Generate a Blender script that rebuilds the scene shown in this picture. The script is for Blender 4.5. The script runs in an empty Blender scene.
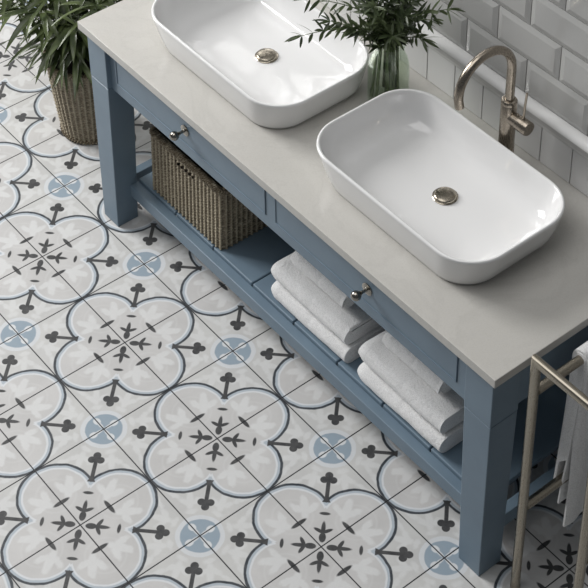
import bpy, bmesh, math, random
from mathutils import Vector, Matrix, noise
R = random.Random(7)
PI = math.pi
scn = bpy.context.scene
COL = scn.collection

# ------------------------------------------------------------------ helpers
def lin(r, g, b):
    f = lambda c: (c/255/12.92) if c/255 <= .04045 else ((c/255+.055)/1.055)**2.4
    return (f(r), f(g), f(b), 1)

def obj(name, bm, m, parent=None, smooth=False, loc=None):
    me = bpy.data.meshes.new(name)
    bm.normal_update()
    bm.to_mesh(me); bm.free()
    for x in (m if isinstance(m, (list, tuple)) else [m]): me.materials.append(x)
    if smooth: me.polygons.foreach_set('use_smooth', [True]*len(me.polygons))
    o = bpy.data.objects.new(name, me); COL.objects.link(o)
    if parent:
        o.parent = parent
        o.location = -Vector(parent['_p']) if '_p' in parent else (0, 0, 0)
    if loc: o.location = loc
    return o

def thing(name, label, cat, loc=(0, 0, 0), group=None):
    o = bpy.data.objects.new(name, None); COL.objects.link(o)
    o.location = loc; o['_p'] = list(loc); o.empty_display_size = .05
    return tag(o, label, cat, group)

def tag(o, label, cat, group=None):
    o['label'] = label; o['category'] = cat
    if group: o['group'] = group
    return o

def struct(o):
    o['kind'] = 'structure'; return o

def copy_tree(o, parent=None):
    c = o.copy(); COL.objects.link(c)
    if parent: c.parent = parent
    for ch in list(o.children): copy_tree(ch, c)
    return c

def autosmooth(o, deg=35):
    me = o.data
    me.polygons.foreach_set('use_smooth', [True]*len(me.polygons))
    bm = bmesh.new(); bm.from_mesh(me)
    for e in bm.edges:
        if len(e.link_faces) == 2 and e.calc_face_angle(0) > math.radians(deg): e.smooth = False
    bm.to_mesh(me); bm.free()
    return o

def box(bm, x0, x1, y0, y1, z0, z1, bev=0, seg=2):
    v = [bm.verts.new((x, y, z)) for x in (x0, x1) for y in (y0, y1) for z in (z0, z1)]
    fs = [(0, 1, 3, 2), (4, 6, 7, 5), (0, 4, 5, 1), (2, 3, 7, 6), (0, 2, 6, 4), (1, 5, 7, 3)]
    faces = [bm.faces.new([v[i] for i in f]) for f in fs]
    if bev:
        es = list({e for f in faces for e in f.edges})
        bmesh.ops.bevel(bm, geom=es, offset=bev, segments=seg, profile=.5, affect='EDGES')

def loft(bm, rings, close=True, cap0=False, cap1=False):
    R_ = [[bm.verts.new(p) for p in r] for r in rings]
    n = len(R_[0])
    for a, b in zip(R_[:-1], R_[1:]):
        for i in range(n if close else n-1):
            j = (i+1) % n
            bm.faces.new((a[i], a[j], b[j], b[i]))
    if cap0: bm.faces.new(R_[0][::-1])
    if cap1: bm.faces.new(R_[-1])
    return R_

def lathe(bm, prof, cx=0, cy=0, n=48, cap0=False, cap1=False):
    loft(bm, [[(cx+r*math.cos(2*PI*i/n), cy+r*math.sin(2*PI*i/n), z) for i in range(n)] for r, z in prof], True, cap0, cap1)

def tube(bm, pts, rad, n=16, caps=True):
    """tube along a polyline, mitred where it turns"""
    pts = [Vector(p) for p in pts]
    rads = rad if isinstance(rad, (list, tuple)) else [rad]*len(pts)
    t = (pts[1]-pts[0]).normalized()
    up = Vector((0, 0, 1)) if abs(t.z) < .9 else Vector((1, 0, 0))
    a_ = (up - t*up.dot(t)).normalized(); b_ = t.cross(a_)
    rings = []
    for i, p in enumerate(pts):
        offs = [(a_*math.cos(2*PI*j/n)+b_*math.sin(2*PI*j/n))*rads[i] for j in range(n)]
        if 0 < i < len(pts)-1:
            t2 = (pts[i+1]-p).normalized(); m_ = (t+t2).normalized()
            rings.append([p+o-t*(o.dot(m_)/t.dot(m_)) for o in offs])
            q = t.rotation_difference(t2); a_ = q @ a_; b_ = q @ b_; t = t2
            a_ = (a_-t*a_.dot(t)).normalized(); b_ = t.cross(a_)
        else: rings.append([p+o for o in offs])
    loft(bm, rings, True, caps, caps)

def rrect(cx, cy, a, b, r, z, n=12, m=6):
    o = []
    for k, (sx, sy) in enumerate(((1, 1), (-1, 1), (-1, -1), (1, -1))):
        for i in range(n+1):
            th = PI/2*k + PI/2*i/n
            o.append(Vector((cx+sx*(a-r)+r*math.cos(th), cy+sy*(b-r)+r*math.sin(th), z)))
        # straight side subdivision
        sx2, sy2 = ((-1, 1), (-1, -1), (1, -1), (1, 1))[k]
        th = PI/2*(k+1)
        e = Vector((cx+sx2*(a-r)+r*math.cos(th), cy+sy2*(b-r)+r*math.sin(th), z))
        s = o[-1]
        for i in range(1, m): o.append(s.lerp(e, i/m))
    return o

# ------------------------------------------------------------------ node materials
class N:
    """tiny expression wrapper around Math nodes"""
    def __init__(s, nt, sock): s.nt, s.s = nt, sock
def mth(nt, op, *a, clamp=False):
    n = nt.nodes.new('ShaderNodeMath'); n.operation = op; n.use_clamp = clamp
    for i, x in enumerate(a):
        if isinstance(x, N): nt.links.new(x.s, n.inputs[i])
        else: n.inputs[i].default_value = x
    return N(nt, n.outputs[0])
def _o(op, rev=False):
    def f(a, b): return mth(a.nt, op, b, a) if rev else mth(a.nt, op, a, b)
    return f
N.__add__ = _o('ADD'); N.__radd__ = _o('ADD', True); N.__sub__ = _o('SUBTRACT'); N.__rsub__ = _o('SUBTRACT', True)
N.__mul__ = _o('MULTIPLY'); N.__rmul__ = _o('MULTIPLY', True); N.__truediv__ = _o('DIVIDE')
def nmin(a, *b):
    for x in b: a = mth(a.nt, 'MINIMUM', a, x)
    return a
def nmax(a, *b):
    for x in b: a = mth(a.nt, 'MAXIMUM', a, x)
    return a
def nabs(a): return mth(a.nt, 'ABSOLUTE', a)
def nsqrt(a): return mth(a.nt, 'SQRT', a)
def step(d, e=.006):
    """1 where d<0 with a soft edge e"""
    return mth(d.nt, 'MULTIPLY_ADD', d, -1/(2*e), .5, clamp=True)
def ell(x, y, cx, cy, rx, ry, ang=0):
    """signed-ish distance to an ellipse, scaled to the smaller radius"""
    dx, dy = x-cx, y-cy
    if ang:
        c, s = math.cos(ang), math.sin(ang)
        dx, dy = dx*c+dy*s, dy*c-dx*s
    dx, dy = dx/rx, dy/ry
    return (nsqrt(dx*dx+dy*dy)-1.0)*min(rx, ry)
def mix(nt, f, a, b):
    n = nt.nodes.new('ShaderNodeMix'); n.data_type = 'RGBA'
    nt.links.new(f.s, n.inputs[0]) if isinstance(f, N) else setattr(n.inputs[0], 'default_value', f)
    for i, x in ((6, a), (7, b)):
        if isinstance(x, N): nt.links.new(x.s, n.inputs[i])
        else: n.inputs[i].default_value = x
    return N(nt, n.outputs[2])

def mat(name, color, rough=.5, metal=0, **kw):
    m = bpy.data.materials.new(name); m.use_nodes = True
    nt = m.node_tree; b = nt.nodes['Principled BSDF']
    b.inputs['Base Color'].default_value = color
    b.inputs['Roughness'].default_value = rough
    b.inputs['Metallic'].default_value = metal
    for k, v in kw.items(): b.inputs[k].default_value = v
    return m, nt, b
def coord(nt, scale=(1, 1, 1)):
    tc = nt.nodes.new('ShaderNodeTexCoord'); mp = nt.nodes.new('ShaderNodeMapping')
    mp.inputs['Scale'].default_value = scale
    nt.links.new(tc.outputs['Object'], mp.inputs[0]); return mp.outputs[0]
def noise_tex(nt, vec, scale, detail=4, rough=.5, dist=0):
    n = nt.nodes.new('ShaderNodeTexNoise'); n.inputs['Scale'].default_value = scale
    n.inputs['Detail'].default_value = detail; n.inputs['Roughness'].default_value = rough
    n.inputs['Distortion'].default_value = dist
    nt.links.new(vec, n.inputs['Vector']); return N(nt, n.outputs[0])
def ramp(nt, f, stops):
    n = nt.nodes.new('ShaderNodeValToRGB'); nt.links.new(f.s, n.inputs[0])
    el = n.color_ramp.elements
    while len(el) < len(stops): el.new(.5)
    for e, (p, c) in zip(el, stops): e.position = p; e.color = c
    return N(nt, n.outputs[0])
def bump(nt, b, h, strength=.2, dist=.001):
    n = nt.nodes.new('ShaderNodeBump'); n.inputs['Strength'].default_value = strength
    n.inputs['Distance'].default_value = dist
    nt.links.new(h.s, n.inputs['Height']); nt.links.new(n.outputs[0], b.inputs['Normal'])

# painted furniture
def paint_mat():
    m, nt, b = mat('blue_paint', lin(109, 128, 143), .40)
    v = coord(nt)
    n = noise_tex(nt, v, 9, 3)
    c = ramp(nt, n, [(.3, lin(106, 124, 139)), (.7, lin(112, 131, 146))])
    nt.links.new(c.s, b.inputs['Base Color'])
    bump(nt, b, noise_tex(nt, coord(nt, (30, 30, 4)), 12, 4), .05, .0006)
    return m
PAINT = paint_mat()

def stone_mat():
    m, nt, b = mat('quartz_worktop', lin(205, 202, 197), .32)
    v = coord(nt)
    n1 = noise_tex(nt, v, 2.2, 6, .6, 1.2)
    c = ramp(nt, n1, [(.30, lin(187, 185, 179)), (.47, lin(190, 188, 183)), (.505, lin(185, 183, 178)), (.53, lin(191, 189, 184)), (.8, lin(194, 192, 187))])
    sp = ramp(nt, noise_tex(nt, v, 260, 2), [(.35, lin(176, 173, 167)), (.55, lin(192, 190, 185))])
    c = mix(nt, .25, c, sp)
    nt.links.new(c.s, b.inputs['Base Color'])
    return m
STONE = stone_mat()

CERAMIC, _nt, _b = mat('white_ceramic', lin(227, 227, 227), .09)
_b.inputs['Coat Weight'].default_value = .4; _b.inputs['Coat Roughness'].default_value = .03

def metal_mat(name, col, rough, sc, bm_=.03):
    m, nt, b = mat(name, col, rough, 1)
    n = noise_tex(nt, coord(nt, sc), 60, 3)
    r = mth(nt, 'MULTIPLY_ADD', n, .18, rough-.08)
    nt.links.new(r.s, b.inputs['Roughness'])
    if bm_: bump(nt, b, n, bm_, .0001)
    return m
NICKEL = metal_mat('brushed_nickel', lin(158, 149, 137), .26, (12, 12, 1))
RAILM = metal_mat('satin_nickel_tube', lin(160, 153, 140), .28, (10, 10, 1))
KNOBM = metal_mat('polished_pewter', lin(150, 146, 138), .2, (4, 4, 4))
CAPM = metal_mat('satin_waste_metal', lin(160, 153, 140), .24, (8, 8, 8), 0)

def towel_mat():
    m, nt, b = mat('terry_cotton', lin(232, 231, 230), .95)
    b.inputs['Sheen Weight'].default_value = .35
    v = coord(nt)
    n = noise_tex(nt, v, 330, 3, .7)
    n2 = noise_tex(nt, v, 120, 2, .6)
    bump(nt, b, n+n2*1.0, .9, .0040)
    c = ramp(nt, n, [(.36, lin(222, 222, 222)), (.56, lin(247, 247, 247))])
    nt.links.new(c.s, b.inputs['Base Color'])
    return m
TERRY = towel_mat()

def wicker_mat(name, c1, c2, c3):
    m, nt, b = mat(name, c2, .62)
    v = coord(nt, (1, 1, 4))
    n = noise_tex(nt, v, 70, 4, .7)
    c = ramp(nt, n, [(.3, c1), (.5, c2), (.72, c3)])
    nt.links.new(c.s, b.inputs['Base Color'])
    at = nt.nodes.new('ShaderNodeAttribute'); at.attribute_name = 'strand'
    tone = mix(nt, N(nt, at.outputs['Fac']), c, c3)
    tone = mix(nt, .35, tone, c)
    nt.links.new(tone.s, b.inputs['Base Color'])
    bump(nt, b, noise_tex(nt, v, 500, 2), .3, .0006)
    return m
WICKER = wicker_mat('grey_rattan', lin(62, 52, 39), lin(108, 95, 74), lin(204, 194, 170))
WICKER2 = wicker_mat('brown_rattan', lin(72, 62, 49), lin(122, 109, 88), lin(196, 185, 162))
WICKDARK, _, _ = mat('rattan_inside', lin(58, 50, 40), .8)
SOIL, _, _ = mat('potting_soil', lin(44, 36, 30), .95)

def leaf_mat(name, a, c, rough=.45):
    m, nt, b = mat(name, a, rough)
    n = noise_tex(nt, coord(nt), 14, 3)
    k = ramp(nt, n, [(.35, a), (.65, c)])
    g = nt.nodes.new('ShaderNodeNewGeometry')
    back = mix(nt, .35, k, (lin(150, 165, 130)))
    k2 = mix(nt, N(nt, g.outputs['Backfacing']), k, back)
    nt.links.new(k2.s, b.inputs['Base Color'])
    b.inputs['Subsurface Weight'].default_value = 0
    t = nt.nodes.new('ShaderNodeBsdfTranslucent'); nt.links.new(k2.s, t.inputs[0])
    ms = nt.nodes.new('ShaderNodeMixShader'); ms.inputs[0].default_value = .22
    out = nt.nodes['Material Output']
    nt.links.new(b.outputs[0], ms.inputs[1]); nt.links.new(t.outputs[0], ms.inputs[2]); nt.links.new(ms.outputs[0], out.inputs[0])
    return m
PALM = leaf_mat('palm_leaf', lin(58, 70, 42), lin(100, 112, 72), .27)
OLIVE = leaf_mat('olive_leaf', lin(50, 62, 40), lin(90, 102, 70), .38)
STEM, _, _ = mat('green_stem', lin(92, 104, 70), .6)
TWIG, _, _ = mat('olive_twig', lin(84, 100, 60), .5)
GLASS, _nt, _b = mat('green_tinted_glass', (.93, .955, .92, 1), .02)
_t = _nt.nodes.new('ShaderNodeBsdfTransparent'); _t.inputs[0].default_value = (.90, .935, .885, 1)
_g = _nt.nodes.new('ShaderNodeBsdfGlossy'); _g.inputs['Roughness'].default_value = .03; _g.inputs[0].default_value = (.95, 1, .95, 1)
_lw = _nt.nodes.new('ShaderNodeLayerWeight'); _lw.inputs[0].default_value = .5
_f0 = mth(_nt, 'MULTIPLY_ADD', mth(_nt, 'POWER', N(_nt, _lw.outputs['Facing']), 3.0), .55, .04)
_m = _nt.nodes.new('ShaderNodeMixShader')
_nt.links.new(_f0.s, _m.inputs[0]); _nt.links.new(_t.outputs[0], _m.inputs[1]); _nt.links.new(_g.outputs[0], _m.inputs[2])
_nt.links.new(_m.outputs[0], _nt.nodes['Material Output'].inputs[0])

WTILE, _nt, _b = mat('glazed_wall_tile', lin(218, 218, 217), .12)
_n = noise_tex(_nt, coord(_nt), 2.5, 2)
_c = ramp(_nt, _n, [(.35, lin(213, 213, 213)), (.65, lin(222, 222, 221))]); _nt.links.new(_c.s, _b.inputs['Base Color'])
bump(_nt, _b, noise_tex(_nt, coord(_nt), 22, 2), .10, .003)
WTILE_SHADED, _nt, _b = mat('shade_toned_wall_tile', lin(172, 172, 170), .10)  # same tile glaze darkened: upper wall's shade painted into the colour
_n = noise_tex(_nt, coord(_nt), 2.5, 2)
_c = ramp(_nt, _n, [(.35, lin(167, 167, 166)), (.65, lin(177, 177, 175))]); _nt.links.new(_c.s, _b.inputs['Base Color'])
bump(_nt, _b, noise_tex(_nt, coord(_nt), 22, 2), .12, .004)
GROUT, _, _ = mat('tile_grout', lin(128, 127, 125), .9)
PLASTER, _, _ = mat('plaster', lin(196, 195, 192), .8)

# ------------------------------------------------------------------ floor
T = .24
def floor_mat():
    m, nt, b = mat('encaustic_pattern_tile', (.5, .5, .5, 1), .5)
    tc = nt.nodes.new('ShaderNodeTexCoord'); sp = nt.nodes.new('ShaderNodeSeparateXYZ')
    nt.links.new(tc.outputs['Object'], sp.inputs[0])
    u0 = N(nt, sp.outputs[0])/T; v0 = N(nt, sp.outputs[1])/T
    # slight wobble of the inlaid outlines
    wv = noise_tex(nt, tc.outputs['Object'], 28, 2)
    wob = (wv-.5)*.018
    def fold(x):
        return nabs(mth(nt, 'FLOORED_MODULO', x+101.0, 2.0)-1.0)     # 0 at even integers
    a = fold(u0); c = fold(v0)
    P = nmax(a, c); Q = nmin(a, c)
    Pw = P+wob; Qw = Q+wob
    s = (a+c)*.70711; t = (a-c)*.70711; ta = nabs(t)
    # quatrefoil
    d = nmin(ell(Pw, Qw, .53, 0, .46, .46), Pw-.454)
    inside = step(d)
    # background leaf marks
    def sprig(x, y, cx, cy, k, fl=1):
        return nmin(ell(x, y, cx, cy, .13*k, .045*k, .62*fl), ell(x, y, cx+.035*k, cy-.06*k*fl, .085*k, .036*k, -.25*fl),
                    ell(x, y, cx-.05*k, cy+.055*k*fl, .08*k, .034*k, 1.5*fl), ell(x, y, cx+.075*k, cy+.055*k*fl, .05*k, .034*k, .2*fl))
    w2 = (noise_tex(nt, tc.outputs['Object'], 60, 2)-.5)*.05
    sp1 = sprig(P+w2, Q+w2, .54, .19, 1.25)
    arc = nabs(ell(P, Q, .53, 0, .46, .46)+.22)-.012
    cc = 1.0-a; dd = 1.0-c
    CP = nmax(cc, dd); CQ = nmin(cc, dd)
    sp2 = nmin(sprig(CP+w2, CQ+w2, .47, .20, 1.0), ell(CP+w2, CQ+w2, .66, .10, .10, .03, -.3), ell(CP+w2, CQ+w2, .34, .12, .035, .07, .4))
    base_out = ramp(nt, noise_tex(nt, tc.outputs['Object'], 7, 4), [(.35, lin(190, 190, 189)), (.65, lin(200, 200, 198))])
    base_in = ramp(nt, noise_tex(nt, tc.outputs['Object'], 9, 4), [(.35, lin(190, 189, 188)), (.65, lin(199, 198, 197))])
    light = lin(215, 216, 216)
    col = mix(nt, step(sp2, .012)*.6, base_out, light)
    colin = mix(nt, step(sp1, .012)*.7, base_in, light)
    colin = mix(nt, step(arc, .01)*.18, colin, light)
    col = mix(nt, inside, col, colin)
    # pale outer halo, dark outline, blue-grey bands
    col = mix(nt, step(nabs(d+.058)-.014), col, lin(211, 214, 217))
    col = mix(nt, step(nabs(d+.030)-.016), col, lin(172, 182, 191))
    dark = lin(30, 40, 50)
    col = mix(nt, step(nabs(d)-.0165, .005), col, dark)
    # roundel
    e = ell(cc+wob, dd+wob, 0, 0, .232, .232)
    col = mix(nt, step(e-.058), col, lin(206, 209, 212))
    col = mix(nt, step(e), col, lin(141, 157, 170))
    pet = nmin(ell(CP, CQ, .152, 0, .055, .044), ell(CP, CQ, .085, 0, .075, .022))
    col = mix(nt, step(pet), col, lin(212, 215, 217))
    # dark marks
    ink = lin(42, 43, 45)
    e1 = ell(P, Q, .41, 0, .028, .110)
    e2 = ell(s, ta, .46, 0, .022, .064)
    f1 = ell(s, ta, .128, 0, .068, .041)
    f2 = ell(s, ta, .245, 0, .105, .026)
    f3 = ell(s-ta*.45, ta, .198, .045, .026, .066)
    st = nmax(nabs(s-.80)-.17, ta-.025)
    st2 = nmax(nmax(s-.74, .62-s), ta-(.74-s)*.42)
    cl = nmin(ell(s, ta, .942, .054, .049, .049), ell(s, ta, 1.008, 0, .052, .049), ell(s, ta, .96, 0, .05, .05))
    marks = nmin(e1, e2, f1, f2, f3, st, st2, cl)
    col = mix(nt, step(marks, .004), col, ink)
    # joints
    g1 = nabs(mth(nt, 'FLOORED_MODULO', u0+100.5, 1.0)-.5); g2 = nabs(mth(nt, 'FLOORED_MODULO', v0+100.5, 1.0)-.5)
    g = nmin(g1, g2)-.0075
    gj = step(g, .0025)
    dirt = noise_tex(nt, tc.outputs['Object'], 34, 6, .75)
    col2 = mix(nt, mth(nt, 'MULTIPLY_ADD', dirt, .40, -.13, clamp=True), col, lin(170, 169, 168))
    col2 = mix(nt, gj, col2, lin(26, 28, 31))
    nt.links.new(col2.s, b.inputs['Base Color'])
    h = (1.0-gj)*1.0 + dirt*.08
    bump(nt, b, h, .5, .0015)
    r = mth(nt, 'MULTIPLY_ADD', dirt, .2, .38); nt.links.new(r.s, b.inputs['Roughness'])
    return m
bm = bmesh.new(); box(bm, -4.2, 3.2, -3.2, .905, -.03, 0)
struct(obj('floor', bm, floor_mat()))

# ------------------------------------------------------------------ wall with tiles
YW = .905
bm = bmesh.new(); box(bm, -4.2, 3.2, YW+.004, YW+.15, -.03, 2.7)
wall = struct(obj('wall_back', bm, PLASTER))
bm = bmesh.new(); box(bm, -4.2, 3.2, YW+.001, YW+.0045, .60, 1.0); box(bm, -4.2, 3.2, YW+.001, YW+.0045, 1.0, 2.7)
struct(obj('wall_grout', bm, GROUT, wall))
# small upright tiles, below the dado rail
bm = bmesh.new()
for row, (z0, z1) in enumerate(((.686, .8165), (.8185, .947))):
    k0 = -14
    for k in range(-34, 26):
        x0 = -.115+.1165*k
        if x0 < -4.1 or x0 > 3.0: continue
        box(bm, x0+.0012, x0+.1165-.0012, YW-.006, YW+.002, z0+.001, z1-.0005, .0012, 1)
struct(obj('wall_tile_square', bm, WTILE, wall))
# bevelled metro tiles in running bond
def metro(bm, x0, x1, z0, z1, bv=.017, d=.0050):
    y0, y1 = YW+.002, YW-.002
    o = [(x0, y0, z0), (x1, y0, z0), (x1, y0, z1), (x0, y0, z1)]
    e = [(x0, y1, z0), (x1, y1, z0), (x1, y1, z1), (x0, y1, z1)]
    i = [(x0+bv, y1-d, z0+bv), (x1-bv, y1-d, z0+bv), (x1-bv, y1-d, z1-bv), (x0+bv, y1-d, z1-bv)]
    loft(bm, [o, e, i], True, False, True)
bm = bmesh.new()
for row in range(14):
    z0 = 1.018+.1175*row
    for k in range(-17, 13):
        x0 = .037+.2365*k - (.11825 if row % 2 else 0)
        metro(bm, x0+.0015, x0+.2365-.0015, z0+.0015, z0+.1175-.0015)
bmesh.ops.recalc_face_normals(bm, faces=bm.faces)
struct(obj('wall_tile_bevelled', bm, WTILE_SHADED, wall))
# dado rail
prof = [(0, .948), (-.010, .949), (-.013, .955), (-.013, .962), (-.018, .968), (-.021, .985), (-.0285, .990), (-.031, .997), (-.030, 1.006), (-.024, 1.013), (-.012, 1.0155), (0, 1.016)]
bm = bmesh.new()
loft(bm, [[(x, YW+p[0], p[1]) for p in prof] for x in (-4.15, 3.15)], False)
for e in bm.edges: pass
bmesh.ops.recalc_face_normals(bm, faces=bm.faces)
t1 = struct(obj('trim_1', bm, WTILE)); autosmooth(t1, 50)

# ------------------------------------------------------------------ vanity
XL, XR, YF, W, WB = -.997, .824, .270, .098, .083
YB = .895
van = thing('washstand', 'blue-grey painted wooden double washstand with two drawers and a slatted shelf', 'vanity unit', (-.084, .58, 0))
def leg(sx, sy):
    """square leg: outer faces upright, inner faces tapering to the floor"""
    bm = bmesh.new()
    def sq(z, i, w):
        xs = (XL+i, XL+w-i) if sx < 0 else (XR-w+i, XR-i)
        ys = (YF+i, YF+w-i) if sy < 0 else (YB-w+i, YB-i)
        return [(xs[0], ys[0], z), (xs[1], ys[0], z), (xs[1], ys[1], z), (xs[0], ys[1], z)]
    loft(bm, [sq(0, .002, WB), sq(.003, .0008, WB), sq(.6045, .0008, W), sq(.6055, .0025, W), sq(.609, .0025, W), sq(.610, 0, W), sq(.7885, 0, W)], True, True, True)
    es = [e for e in bm.edges if abs(e.verts[0].co.z-e.verts[1].co.z) > .1]
    bmesh.ops.bevel(bm, geom=es, offset=.0022, segments=2, affect='EDGES', profile=.5)
    obj('leg', bm, PAINT, van)
for sx in (-1, 1):
    for sy in (-1, 1): leg(sx, sy)
FY = .287      # face of the drawer frame
def part(name, *boxes, m=PAINT, bev=.0015, par=None):
    bm = bmesh.new()
    for b_ in boxes: box(bm, *b_, bev)
    return obj(name, bm, m, par or van)
xl, xr = XL+W, XR-W
D1 = (-.866, -.1135); D2 = (-.0685, .6805); DZ = (.644, .783)
part('face_frame', (xl-.004, xr+.004, FY, FY+.022, .603, .642), (xl-.004, xr+.004, FY, FY+.022, .7845, .7888),
     (xl-.004, D1[0]-.002, FY, FY+.022, .6405, .786), (D1[1]+.002, D2[0]-.002, FY, FY+.022, .6405, .786), (D2[1]+.002, xr+.004, FY, FY+.022, .6405, .786), bev=.0008)
for X in (XL+.014, XR-.034):
    part('side_apron', (X, X+.020, YF+W-.002, YB-W+.002, .608, .7888))
part('back_apron', (xl-.002, xr+.002, YB-.030, YB-.010, .608, .7888))
part('underside_panel', (xl, xr, FY+.02, YB-.03, .612, .620), bev=0)
part('shelf_rail', (XL+.0825, XR-.0825, .330, .363, .108, .158), bev=.0025)
part('shelf_rail', (XL+.0825, XR-.0825, .835, .865, .108, .158), bev=.0025)
for X in (XL+.020, XR-.052):
    part('shelf_side_rail', (X, X+.032, YF+.082, YB-.082, .108, .158), bev=.0025)
bm = bmesh.new()
jx = [-.9125, -.7005, -.4985, -.2955, -.0915, .1125, .3155, .5180, .7385]
for a_, b_ in zip(jx[:-1], jx[1:]): box(bm, a_+.0026, b_-.0026, .3632, .832, .152, .170, .0034, 2)
obj('slatted_shelf', bm, PAINT, van)
part('shelf_batten', (xl, xr, .45, .50, .128, .1522), (xl, xr, .70, .75, .128, .1522))
def knob(cx, par):
    bm = bmesh.new()
    prof = [(.0, 0), (.0185, 0), (.0195, .0015), (.0190, .003), (.0150, .0045), (.0070, .0055), (.0048, .010), (.0046, .018), (.006, .024), (.0075, .027)]
    for i in range(10):
        a_ = -.95+i*(PI/2+.95)/9
        prof.append((.0148*math.cos(a_)+.00001, .040+.0148*math.sin(a_)))
    lathe(bm, prof, n=32, cap1=False)
    bmesh.ops.rotate(bm, verts=bm.verts, cent=(0, 0, 0), matrix=Matrix.Rotation(PI/2, 3, 'X'))
    bmesh.ops.translate(bm, verts=bm.verts, vec=(cx, FY-.001, .700))
    bmesh.ops.remove_doubles(bm, verts=bm.verts, dist=.00003)
    bmesh.ops.recalc_face_normals(bm, faces=bm.faces)
    o = obj('knob', bm, KNOBM, par); o.location = (0, 0, 0); autosmooth(o, 40)
    o['label'] = 'pewter ball knob'
for (a_, b_), kx in ((D1, -.500), (D2, .330)):
    bm = bmesh.new()
    # drawer front with raised cock bead, box behind
    box(bm, a_, b_, FY-.001, FY+.018, DZ[0], DZ[1], .0012)
    bz = .004
    for q in ((a_, b_, DZ[0], DZ[0]+bz), (a_, b_, DZ[1]-bz, DZ[1]), (a_, a_+bz, DZ[0]+bz, DZ[1]-bz), (b_-bz, b_, DZ[0]+bz, DZ[1]-bz)):
        box(bm, q[0], q[1], FY-.0032, FY, q[2], q[3], .0010, 1)
    box(bm, a_+.02, b_-.02, FY+.019, .80, .650, .76)
    dr = obj('drawer', bm, PAINT, van)
    knob(kx, dr)

# worktop
bm = bmesh.new(); box(bm, -1.018, .845, .252, .9035, .7890, .818, .0018, 2)
tag(obj('worktop', bm, STONE), 'pale grey quartz worktop slab lying along the top of the blue washstand', 'worktop')
HZ = .818

# ------------------------------------------------------------------ basins
def basin(cx, label):
    t = thing('wash_basin', label, 'basin', (cx, .566, HZ), 'white vessel basins on the worktop')
    bm = bmesh.new()
    A, B, r = .340, .209, .122
    dy = lambda z: .566+.005*max(0, (.93-z)/.11)
    outer = [(.050, .026, .8183), (.046, .021, .8195), (.0425, .018, .822), (.036, .0150, .832), (.027, .0115, .850), (.016, .0070, .880), (.006, .0030, .912), (.001, .001, .926),
             (.0000, .0000, .931), (.0012, .0012, .9345), (.0040, .0040, .9362), (.0075, .0075, .9358), (.0102, .0102, .9335), (.0118, .0118, .930)]
    inner = [(.0150, .0145, .920), (.022, .019, .900), (.031, .025, .880), (.044, .033, .862), (.060, .044, .849), (.080, .059, .8405), (.105, .080, .8360), (.150, .115, .8320), (.200, .155, .8305), (.26, .180, .8298)]
    rings = []
    for ia, ib, z in outer+inner:
        a_, b_ = A-ia, B-ib
        rad = max(.02, min(r-min(ia, ib)*.95, b_*.98, a_*.98))
        rings.append(rrect(cx+.006*max(0, (.93-z)/.11), dy(z), a_, b_, rad, z+0))
    Rr = loft(bm, rings, True, True, True)
    bmesh.ops.recalc_face_normals(bm, faces=bm.faces)
    autosmooth(obj('bowl', bm, CERAMIC, t), 45)
    bm = bmesh.new()
    dx_, dy_ = cx+.006, .592
    lathe(bm, [(.0, .8300), (.0355, .8300), (.0358, .8322), (.0340, .8335), (.0325, .8332), (.0322, .8345), (.0315, .8370), (.0280, .8395), (.0150, .8412), (.00001, .8418)], dx_, dy_, 40)
    bmesh.ops.remove_doubles(bm, verts=bm.verts, dist=.00005)
    bmesh.ops.recalc_face_normals(bm, faces=bm.faces)
    o = obj('waste_cap', bm, CAPM, t); autosmooth(o, 40); o['label'] = 'domed nickel waste cap'
    return t
basin(.291, 'white rounded rectangular basin nearest the towel rail, shown whole')
basin(-.499, 'white rounded rectangular basin nearest the potted palm, cut by top edge')

# ------------------------------------------------------------------ taps
def tap(cx, label):
    t = thing('basin_tap', label, 'tap', (cx, .812, HZ))
    y0 = .812
    bm = bmesh.new()
    lathe(bm, [(.0001, HZ), (.0285, HZ), (.0285, HZ+.004), (.0232, HZ+.0055), (.0228, .90), (.0222, .902), (.0222, .9045), (.0226, .906), (.0226, 1.046), (.0215, 1.048), (.0215, 1.050), (.0228, 1.051), (.0228, 1.058), (.0205, 1.062), (.0150, 1.064), (.0001, 1.064)], cx, y0, 40)
    bmesh.ops.recalc_face_normals(bm, faces=bm.faces)
    o = obj('body', bm, NICKEL, t); autosmooth(o, 40)
    bm = bmesh.new()
    pts = [(cx, y0, 1.060), (cx, y0, 1.10), (cx, y0, 1.14)]
    Rr = .0975; yc = y0-Rr; zc = 1.172
    for i in range(25):
        a_ = PI*i/24*1.03
        pts.append((cx, yc+Rr*math.cos(a_), zc+Rr*math.sin(a_)))
    pts.append((cx, yc-Rr+.005, zc-.035))
    tube(bm, pts, .0130, 24)
    o = obj('spout', bm, NICKEL, t); autosmooth(o, 40)
    bm = bmesh.new()
    def xl_(prof):
        loft(bm, [[(cx+x, y0+r*math.cos(2*PI*i/28), 1.006+r*math.sin(2*PI*i/28)) for i in range(28)] for x, r in prof], True, True, True)
    xl_([(.014, .0195), (.036, .0195), (.037, .0185), (.039, .0185), (.040, .0212), (.077, .0212), (.0795, .0198)])
    o = obj('valve', bm, NICKEL, t); autosmooth(o, 40)
    bm = bmesh.new()
    tube(bm, [(cx+.056, y0, 1.015), (cx+.058, y0, 1.07), (cx+.062, y0, 1.122)], [.0042, .0036, .0034], 12)
    autosmooth(obj('lever', bm, NICKEL, t), 40)
tap(.303, 'brushed nickel swan-neck tap with side lever, arching over the nearer, fully shown basin')

# ------------------------------------------------------------------ wicker weave
def weave(s, h, sw, rh, A):
    row = math.floor(h/rh)
    f = h/rh-row
    rowp = math.sin(PI*f)**.6
    k = math.cos(2*PI*s/sw)
    alt = math.cos(PI*s/sw*2+PI*(row % 2))
    return A*(rowp*(.42+.50*k+.16*alt)-.35)

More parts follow.
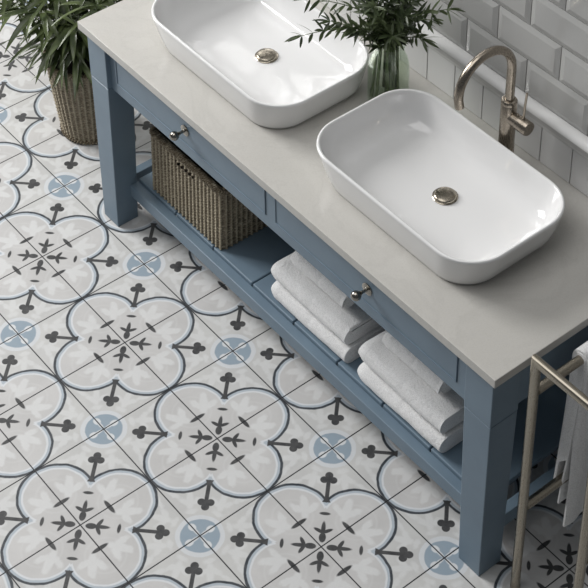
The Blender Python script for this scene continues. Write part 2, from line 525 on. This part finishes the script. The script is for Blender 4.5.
# storage basket: rounded rectangular, woven
bx0, bx1, by0, by1, bz0, bz1 = -.856, -.460, .368, .655, .1704, .420
bcx, bcy = (bx0+bx1)/2, (by0+by1)/2
bk = thing('storage_basket', 'rectangular grey-brown woven rattan basket standing on the slatted shelf', 'basket', (bcx, bcy, bz0))
bm = bmesh.new()
def perim(a, b, r, n):
    """points+normals evenly along a rounded rectangle"""
    segs = []
    L = 2*(2*(a-r)+2*(b-r))+2*PI*r
    out = []
    for i in range(n):
        d = L*i/n
        parts = [('l', (a, -(b-r)), (0, 1), 2*(b-r), (1, 0)), ('a', (a-r, b-r), 0, PI/2*r), ('l', (a-r, b), (-1, 0), 2*(a-r), (0, 1)), ('a', (-(a-r), b-r), PI/2, PI/2*r),
                 ('l', (-a, b-r), (0, -1), 2*(b-r), (-1, 0)), ('a', (-(a-r), -(b-r)), PI, PI/2*r), ('l', (-(a-r), -b), (1, 0), 2*(a-r), (0, -1)), ('a', (a-r, -(b-r)), 3*PI/2, PI/2*r)]
        for p in parts:
            if d <= p[3]+1e-9 or p is parts[-1]:
                if p[0] == 'l': out.append((p[1][0]+p[2][0]*d, p[1][1]+p[2][1]*d, p[4][0], p[4][1]))
                else:
                    th = p[2]+d/r; out.append((p[1][0]+r*math.cos(th), p[1][1]+r*math.sin(th), math.cos(th), math.sin(th)))
                break
            d -= p[3]
    return out, L
nS = 480
PP, LL = perim((bx1-bx0)/2-.004, (by1-by0)/2-.004, .020, nS)
sw = LL/round(LL/.0200); rh = .0066
rows = int((bz1-bz0)/.0015)
grid = []
for j in range(rows+1):
    z = bz0+(bz1-bz0)*j/rows
    tp = 0; sh = .011*j/rows
    ring = []
    for i, (x, y, nx, ny) in enumerate(PP):
        d = weave(LL*i/nS, z-bz0, sw, rh, .0062)+tp
        ring.append(bm.verts.new((bcx+sh+x+nx*d, bcy+y+ny*d, z)))
    grid.append(ring)
for j in range(rows):
    z = bz0+(bz1-bz0)*(j+.5)/rows
    for i in range(nS):
        x, y, nx, ny = PP[i]
        if ny < -.9 and abs(x) < .050 and .386 < z < .398: continue      # grip slot in the front
        if ny > .9 and abs(x) < .050 and .389 < z < .4045: continue
        k = (i+1) % nS
        bm.faces.new((grid[j][i], grid[j][k], grid[j+1][k], grid[j+1][i]))
def strand_attr(o, vals):
    """paler along the raised columns of the weave, darker between"""
    at = o.data.attributes.new('strand', 'FLOAT', 'POINT'); at.data.foreach_set('value', vals)
vals = [max(0, math.cos(2*PI*(LL*i/nS)/sw))**1.5 for j in range(rows+1) for i in range(nS)]
wb = obj('woven_body', bm, WICKER, bk, smooth=True)
strand_attr(wb, vals)
bm = bmesh.new()
def rr2(a, b, z): return [(bcx+.006+x*a, bcy+y*b, z) for x, y, _, _ in PP[::6]]
loft(bm, [rr2(.955, .94, bz1-.002), rr2(.93, .91, bz0+.006)], True, False, True)
for f in bm.faces: f.normal_flip()
# slots stay open to a dark inside: leave the liner out at the grips
dl = [f for f in bm.faces if len(f.verts) > 4]
obj('lining', bm, WICKDARK, bk)
def braid(cx, cy, pts, z, r, twists, m, par, name='rim'):
    """two strands wound round a closed loop"""
    bm = bmesh.new(); n = len(pts)
    for ph in (0, PI):
        rings = []
        for i in range(n):
            x, y, nx, ny = pts[i]
            a = 2*PI*twists*i/n+ph
            c = Vector((cx+x+nx*math.cos(a)*r*.55, cy+y+ny*math.cos(a)*r*.55, z+math.sin(a)*r*.55))
            rings.append([c+Vector((nx, ny, 0))*math.cos(2*PI*k/8)*r*.75+Vector((0, 0, 1))*math.sin(2*PI*k/8)*r*.75 for k in range(8)])
        rings.append(rings[0])
        loft(bm, rings)
    bmesh.ops.recalc_face_normals(bm, faces=bm.faces)
    return obj(name, bm, m, par, smooth=True)
braid(bcx+.011, bcy, [(x-nx*.007, y-ny*.007, nx, ny) for x, y, nx, ny in PP], bz1+.001, .0105, 84, WICKER, bk)

# ------------------------------------------------------------------ potted palm
px_, py_ = -1.405, .490
pot_h, r0, r1 = .335, .103, .138
plant = thing('potted_palm', 'leafy green palm growing in a round woven wicker pot on the tiled floor', 'plant', (px_, py_, 0))
bm = bmesh.new(); nA = 300; rows = 190
grid = []
for j in range(rows+1):
    z = .004+(pot_h-.004)*j/rows; f = j/rows
    rad = r0+(r1-r0)*f**.8
    ring = []
    for i in range(nA):
        a = 2*PI*i/nA
        rr_ = rad+weave(a/(2*PI)*38, z, 1.0, .0078, .0062)
        ring.append(bm.verts.new((px_+rr_*math.cos(a), py_+rr_*math.sin(a), z)))
    grid.append(ring)
for j in range(rows):
    for i in range(nA):
        k = (i+1) % nA
        bm.faces.new((grid[j][i], grid[j][k], grid[j+1][k], grid[j+1][i]))
pot = obj('wicker_pot', bm, WICKER2, plant, smooth=True)
strand_attr(pot, [max(0, math.cos(2*PI*i/nA*38))**1.5 for j in range(rows+1) for i in range(nA)])
circ = lambda r: [(r*math.cos(2*PI*i/240), r*math.sin(2*PI*i/240), math.cos(2*PI*i/240), math.sin(2*PI*i/240)) for i in range(240)]
o = braid(px_, py_, circ(r0), .0105, .0085, 30, WICKER2, plant, 'base_braid')
o = braid(px_, py_, circ(r1), pot_h, .0085, 40, WICKER2, plant, 'rim_braid')
bm = bmesh.new(); lathe(bm, [(r1-.010, pot_h-.002), (r1-.014, pot_h-.03), (.001, pot_h-.028)], px_, py_, 40)
bmesh.ops.recalc_face_normals(bm, faces=bm.faces)
obj('soil', bm, SOIL, plant)

def leafmesh(bm, base, d, L, w, droop=.4, roll=0, fold=.25, n=7, wp=.38):
    """lanceolate blade: folded along its midrib, drooping along its length"""
    base = Vector(base); d = Vector(d).normalized()
    side = d.cross(Vector((0, 0, 1)))
    if side.length < .05: side = Vector((1, 0, 0))
    side.normalize()
    side = Matrix.Rotation(roll, 3, d) @ side
    p = base.copy(); pv = None
    for i in range(n+1):
        t = i/n
        wd = w*.5*(math.sin(PI*min(1, t**(.693/-math.log(wp))))**.8 if 0 < t < 1 else .02)
        wd = max(wd, w*.015)
        nrm = side.cross(d).normalized()
        row = [bm.verts.new(p-side*wd+nrm*wd*fold), bm.verts.new(p), bm.verts.new(p+side*wd+nrm*wd*fold)]
        if pv:
            for k in range(2): bm.faces.new((pv[k], pv[k+1], row[k+1], row[k]))
        pv = row
        d = (d+Vector((0, 0, -1))*droop/n).normalized()
        p = p+d*L/n

tips = [(-1.419, .394, .42, 0), (-1.574, .342, .50, 1), (-1.429, .455, .50, 1), (-1.415, .560, .47, 0), (-1.500, .385, .49, 1), (-1.372, .470, .40, 0), (-1.631, .331, .57, 1), (-1.474, .430, .60, 1),
        (-1.40, .55, .62, 1), (-1.565, .396, .62, 1), (-1.36, .62, .52, 1), (-1.50, .52, .66, 1), (-1.30, .50, .60, 1), (-1.62, .47, .55, 1), (-1.52, .62, .58, 1), (-1.45, .35, .56, 1), (-1.66, .38, .50, 1), (-1.34, .42, .52, 0), (-1.47, .46, .46, 0),
        (-1.405, .405, .415, 2), (-1.350, .415, .40, 2), (-1.445, .395, .45, 2), (-1.40, .46, .46, 1), (-1.36, .52, .47, 1), (-1.46, .50, .50, 1), (-1.33, .47, .44, 0), (-1.43, .43, .52, 1), (-1.52, .45, .56, 1), (-1.38, .58, .55, 1)]
fol = []
for (tx, ty, tz, up) in tips:
    a0 = R.uniform(0, 2*PI); rb = R.uniform(.01, .05)
    b0 = Vector((px_+rb*math.cos(a0), py_+rb*math.sin(a0), pot_h-.03))
    tp = Vector((tx, ty, tz)); mid = b0.lerp(tp, .55)+Vector((0, 0, .08))
    bm = bmesh.new()
    pts = [(1-t)**2*b0+2*t*(1-t)*mid+t*t*tp for t in [i/8 for i in range(9)]]
    tube(bm, pts, [.0042-.0022*i/8 for i in range(9)], 6)
    fr = obj('stalk', bm, STEM, plant, smooth=True)
    ax = (pts[-1]-pts[-2]).normalized()
    outd = Vector((tx-px_, ty-py_, 0)); outd = outd.normalized() if outd.length > .02 else Vector((0, -1, 0))
    bm = bmesh.new()
    nl = R.randint(9, 12)
    for k in range(nl):
        an = -2.35+4.7*k/(nl-1)+R.uniform(-.12, .12)
        dd = Matrix.Rotation(an, 3, 'Z') @ outd
        dd.z = (-.10, .25, -.12)[up]+(R.uniform(-.25, .35) if up < 2 else R.uniform(-.22, .18))
        L = R.uniform(.14, .22)*(1.05-.12*abs(an)/2.35)
        leafmesh(bm, tp-ax*R.uniform(0, .03), dd, L, R.uniform(.016, .024), R.uniform(.5, 1.15)*(.7 if up == 2 else 1), R.uniform(-.4, .4), .3, 8)
    f_ = obj('leaflets', bm, PALM, fr, smooth=True); f_.location = (0, 0, 0)

# ------------------------------------------------------------------ vase and olive branches
vx, vy = -.125, .755
bm = bmesh.new()
outp = [(.0001, HZ+.0005), (.052, HZ+.0005), (.0585, HZ+.003), (.0605, HZ+.010), (.061, .86), (.061, .925), (.0595, .950), (.055, .970), (.0480, .986), (.0455, .998), (.0455, 1.012), (.0475, 1.022), (.0495, 1.028),
        (.0495, 1.0295), (.0470, 1.0295), (.0455, 1.024), (.0430, 1.012), (.0430, .998), (.0455, .985), (.0525, .968), (.057, .948), (.0582, .925), (.0582, .86), (.0575, HZ+.014), (.053, HZ+.010), (.0001, HZ+.009)]
lathe(bm, outp, vx, vy, 56)
bmesh.ops.remove_doubles(bm, verts=bm.verts, dist=.00025)
bmesh.ops.recalc_face_normals(bm, faces=bm.faces)
o = obj('glass_vase', bm, GLASS); autosmooth(o, 60)
tag(o, 'clear green-tinted glass vase holding olive branches between the two basins', 'vase')
ends = [(-.235, .523, 1.10, 'olive branch hanging lowest over the white basin on the left'), (-.26, .575, 1.19, 0), (-.215, .61, 1.12, 0), (-.238, .683, 1.24, 0), (-.109, .70, 1.33, 0), (-.10, .76, 1.36, 0), (-.045, .80, 1.27, 0),
        (.030, .828, 1.20, 'olive branch reaching furthest towards the tap and the dado rail'), (-.01, .775, 1.10, 0), (-.150, .655, 1.10, 0), (-.05, .700, 1.12, 0), (-.165, .70, 1.20, 0), (-.07, .78, 1.20, 0), (-.20, .76, 1.26, 0), (-.12, .80, 1.22, 0), (-.09, .66, 1.22, 0),
        (-.29, .66, 1.20, 0), (-.31, .72, 1.22, 0), (-.02, .72, 1.20, 0), (.0, .80, 1.16, 0), (-.12, .74, 1.18, 0)]
for q, (ex, ey, ez, lb) in enumerate(ends):
    a0 = 2*PI*q*.382; rb = .006+.044*((q*7) % 5)/4
    dirv = Vector((ex-vx, ey-vy, 0)); dirn = dirv.normalized() if dirv.length > .01 else Vector((1, 0, 0))
    sgx, sgy = math.cos(a0), math.sin(a0)
    b0 = Vector((vx+sgx*rb, vy+sgy*rb, HZ+.013+.001*(q % 4)))
    neck = Vector((vx+sgx*min(rb, .037)*.9, vy+sgy*min(rb, .037)*.9, 1.01))
    e = Vector((ex, ey, ez))
    L2 = (e-neck).length
    c1 = neck+Vector((0, 0, .45*L2))+dirn*.1*L2
    pts = [b0.lerp(neck, i/6) for i in range(6)]
    pts += [(1-t)**2*neck+2*t*(1-t)*c1+t*t*e for t in [i/14 for i in range(15)]]
    n = len(pts)
    root = thing('olive_branch', lb or 'green olive branch in the bunch filling the mouth of the glass vase', 'branch', tuple(b0), 'olive branches in the glass vase')
    bm = bmesh.new()
    tube(bm, pts, [.0052-.0042*(i/(n-1))**.6 for i in range(n)], 6)
    obj('twig', bm, TWIG, root, smooth=True)
    bm = bmesh.new()
    for i in range(7, n):
        p = pts[i]; dd = (pts[i]-pts[i-1]).normalized()
        for s_ in ((0, 1) if i < n-1 else (0, 1, 2)):
            for rep in range(1 if i % 2 else 2):
                ang = PI*s_+i*1.4+R.uniform(-.6, .6)+rep*1.6
                perp = dd.orthogonal().normalized()
                perp = Matrix.Rotation(ang, 3, dd) @ perp
                ld = dd*R.uniform(.35, .9)+perp*R.uniform(.6, 1.0) if s_ < 2 else dd
                leafmesh(bm, p, ld, R.uniform(.034, .058), R.uniform(.0078, .0115), R.uniform(0, .6), R.uniform(-1, 1), .25, 5, .45)
    # leaves crowd inside the vase mouth as well
    obj('leaves', bm, OLIVE, root, smooth=True)

# ------------------------------------------------------------------ folded towels
def ribbon(path, th):
    """closed cross-section outline of a strip of thickness th along a 2-D path"""
    P_ = [Vector((p[0], p[1])) for p in path]
    Lf, Rt = [], []
    for i, p in enumerate(P_):
        a = P_[max(i-1, 0)]; b = P_[min(i+1, len(P_)-1)]
        t = (b-a).normalized(); nn = Vector((-t.y, t.x))
        Lf.append(p+nn*th/2); Rt.append(p-nn*th/2)
    return Lf+Rt[::-1]
def fold_path(yf_, yb, zc, h, turns=2, th=.012):
    """continuous nested folding: layers stacked, rounded at the front"""
    pts = []
    ri = th*.72
    ro = h/2-th/2
    def arc(cy, cz, r, a0, a1, n=10): return [(cy+r*math.cos(a0+(a1-a0)*i/n), cz+r*math.sin(a0+(a1-a0)*i/n)) for i in range(n+1)]
    # inner U
    yfi = yf_+ro+.004
    pts.append((yb-.012, zc+ri)); pts.append((yb*.5+yfi*.5, zc+ri+.001))
    pts += arc(yfi, zc, ri, PI/2, 3*PI/2)
    pts.append((yb*.5+yfi*.5, zc-ri-.001)); pts.append((yb-.02, zc-ri))
    # back bend down to the outer layer
    rb = (ro-ri)/2
    pts += arc(yb-.012, zc-ri-rb, rb, PI/2, -PI/2, 6)
    pts.append((yb*.5+yfi*.5, zc-ro))
    pts += arc(yf_+ro+th/2, zc, ro, 3*PI/2, PI/2, 16)
    pts.append((yb*.5+yfi*.5, zc+ro)); pts.append((yb, zc+ro))
    return pts
def sweep(name, sec, x0, x1, seed, n=46, wob=.0022, hump=None, label=None, group=None):
    bm = bmesh.new(); rings = []
    zc_ = sum(p.y for p in sec)/len(sec); yc_ = sum(p.x for p in sec)/len(sec)
    for i in range(n+1):
        t = i/n; x = x0+(x1-x0)*t
        ed = min(t, 1-t)*abs(x1-x0)
        ring = []
        for k, p in enumerate(sec):
            nv = noise.noise_vector(Vector((x*9+seed, p.x*14, p.y*14)))*wob + noise.noise_vector(Vector((x*45+seed, p.x*60, p.y*60)))*wob*.35
            xx = x+nv.x*1.2
            z = p.y+nv.z; y = p.x+nv.y
            if abs(t-.53) < .02: z -= .0009; y += .0009
            if abs(ed-.014) < .005: y += .0008; z -= .0008
            if ed < .03 and t < .5:
                k_ = 1-.30*(1-ed/.03)**2
                z = zc_+(z-zc_)*k_; y = y+max(0, (yc_-y))*(1-k_)*.35
            ring.append((xx, y, z))
        rings.append(ring)
    loft(bm, rings, True, True, True)
    bmesh.ops.triangulate(bm, faces=[f for f in bm.faces if len(f.verts) > 4])
    bmesh.ops.recalc_face_normals(bm, faces=bm.faces)
    o = obj(name, bm, TERRY); autosmooth(o, 60)
    return tag(o, label, 'towel', group)
def spiral(cy, cz, r0_, r1_, turns, a_end, n=60):
    out = []
    for i in range(n+1):
        t = i/n; r = r0_+(r1_-r0_)*t; a = a_end-2*PI*turns*(1-t)
        out.append((cy+r*math.cos(a), cz+r*math.sin(a)))
    return out
TZ = .1706
GF, GR = 'folded white towels on the shelf', 'rolled white towels'
spec = [((-.217, .141), (-.226, .130), (-.175, .072), 'in the stack by the basket'), ((.197, .557), (.188, .545), (.245, .487), 'in the stack by the right leg')]
h1, h2 = .062, .062
for st, (lo, mi, ro_, where) in enumerate(spec):
    sweep('folded_towel', ribbon(fold_path((.366, .360)[st], .630, TZ+h1/2+.001, h1), .0108), *lo, 3+st, label='bottom folded white towel, lying on the shelf %s' % where, group=GF)
    sweep('folded_towel', ribbon(fold_path((.376, .371)[st], .600, TZ+h1+.003+h2/2, h2), .0108), *mi, 13+st, label='middle folded white towel, under a roll, %s' % where, group=GF)
    sweep('rolled_towel', ribbon(spiral(.449, TZ+h1+h2+.006+.034, .009, .0285, 1.6, 3.3), .0095), *ro_, 23+st, label='white rolled towel on top, %s' % where, group=GR)

# ------------------------------------------------------------------ towel rail
tr = thing('towel_rail', 'free-standing satin nickel towel rail beside the right end of the washstand', 'towel rail', (1.01, .58, 0))
X1, X2, Y1, Y2, ZT = .905, 1.115, .327, .860, .900
r_ = .0130
for Y in (Y1, Y2):
    bm = bmesh.new(); tube(bm, [(X1, Y, .006), (X1, Y, .45), (X1, Y, ZT-.012), (X2, Y, ZT-.012), (X2, Y, .45), (X2, Y, .006)], r_, 20)
    autosmooth(obj('end_frame', bm, RAILM, tr), 50)
    for X in (X1, X2):
        bm = bmesh.new(); lathe(bm, [(.0001, .0005), (.0135, .0005), (.0138, .010), (.0125, .014), (.0001, .014)], X, Y, 20)
        o = obj('foot', bm, RAILM, tr, smooth=False); autosmooth(o, 40)
for X, Z in ((X1, .778), (X1, .332), (X2, .778), (X2, .332)):
    bm = bmesh.new(); tube(bm, [(X, Y1+.009, Z), (X, Y2-.009, Z)], .0130, 20)
    autosmooth(obj('rail', bm, RAILM, tr), 50)

# towel hanging over the rail
def drape(bm, prof, y0, y1, th, seed, n=60, wav=.006, freq=34, lean=0):
    P_ = [Vector(p) for p in prof]
    zt = max(p.y for p in P_)
    rings = []
    sec = ribbon(prof, th)
    for i in range(n+1):
        t = i/n; y = y0+(y1-y0)*t
        ring = []
        for p in sec:
            dn = max(0, zt-.03-p.y)
            sgn = 1 if p.x > X1 else -1
            off = sgn*wav*min(1, dn/.25)*(math.sin(y*freq+seed+dn*1.5)+.6*math.sin(y*freq*2.3+seed*2))
            ring.append((p.x+off, y+lean*dn+noise.noise(Vector((p.y*7, seed, y*3)))*.003, p.y+noise.noise(Vector((y*12, seed, 0)))*.003))
        rings.append(ring)
    loft(bm, rings, True, True, True)
def over(xb, zb, xf, zf, r, n=10, m=16):
    zc = .778
    pts = [(X1-r-(X1-r-xb)*(1-i/m)**1.0, zb+(zc-zb)*i/m) for i in range(m)]
    pts += [(X1-r*math.cos(PI*i/n), zc+r*math.sin(PI*i/n)) for i in range(n+1)]
    pts += [(X1+r+(xf-X1-r)*i/m, zc-(zc-zf)*i/m) for i in range(1, m+1)]
    return pts
bm = bmesh.new()
drape(bm, over(.890, .34, .915, .255, .0175), .492, .800, .0050, 1.0, wav=.003, lean=-.07)
drape(bm, over(.880, .30, .930, .165, .0245), .495, .795, .0060, 2.2, wav=.0035, lean=-.045)
bmesh.ops.triangulate(bm, faces=[f for f in bm.faces if len(f.verts) > 4])
bmesh.ops.recalc_face_normals(bm, faces=bm.faces)
o = obj('bath_towel', bm, TERRY); autosmooth(o, 70)
tag(o, 'white bath towel hanging in folds over the metal towel rail', 'towel')

# ------------------------------------------------------------------ light
w = bpy.data.worlds.new('world'); scn.world = w; w.use_nodes = True
bg = w.node_tree.nodes['Background']; bg.inputs[0].default_value = (.90, .95, 1.0, 1); bg.inputs[1].default_value = .11
def area(name, loc, target, sx, sy, power, col):
    l = bpy.data.lights.new(name, 'AREA'); l.shape = 'RECTANGLE'; l.size = sx; l.size_y = sy; l.energy = power; l.color = col
    o = bpy.data.objects.new(name, l); COL.objects.link(o); o.location = loc
    o.rotation_euler = (Vector(target)-Vector(loc)).to_track_quat('-Z', 'Y').to_euler()
    return o
wl = area('window_light', (-5.3, -1.6, 3.85), (.2, -.5, 0), 2.6, 2.6, 198, (1, .99, .975)); wl.data.spread = 2.1
area('overhead_fill', (-.3, -.9, 5.2), (-.2, .2, 0), 3.4, 3.4, 84, (1, .99, .98))  # added overhead fill without a real fitting; lifts basins and upward faces

# ------------------------------------------------------------------ camera
cd = bpy.data.cameras.new('camera'); cam = bpy.data.objects.new('camera', cd); COL.objects.link(cam)
r = Vector((0.61704979, 0.78667479, -0.01980747)); u = Vector((-0.43973941, 0.36557709, 0.82035519)); f = Vector((-0.6525939, 0.49748987, -0.57151117))
M = Matrix((r, u, -f)).transposed().to_4x4(); M.translation = Vector((2.88555184, -1.97239706, 4.23761545))
cam.matrix_world = M
cd.sensor_width = 36; cd.lens = 1798.5078/588*36
cd.shift_x = (294-266.61993)/588; cd.shift_y = (-67.09068-294)/588
cd.clip_end = 50
scn.camera = cam
scn.view_settings.view_transform = 'Standard'; scn.view_settings.look = 'None'
scn.view_settings.gamma = 1; scn.view_settings.exposure = 0
scn.view_settings.use_curve_mapping = False
for o in bpy.data.objects:
    if '_p' in o: del o['_p']
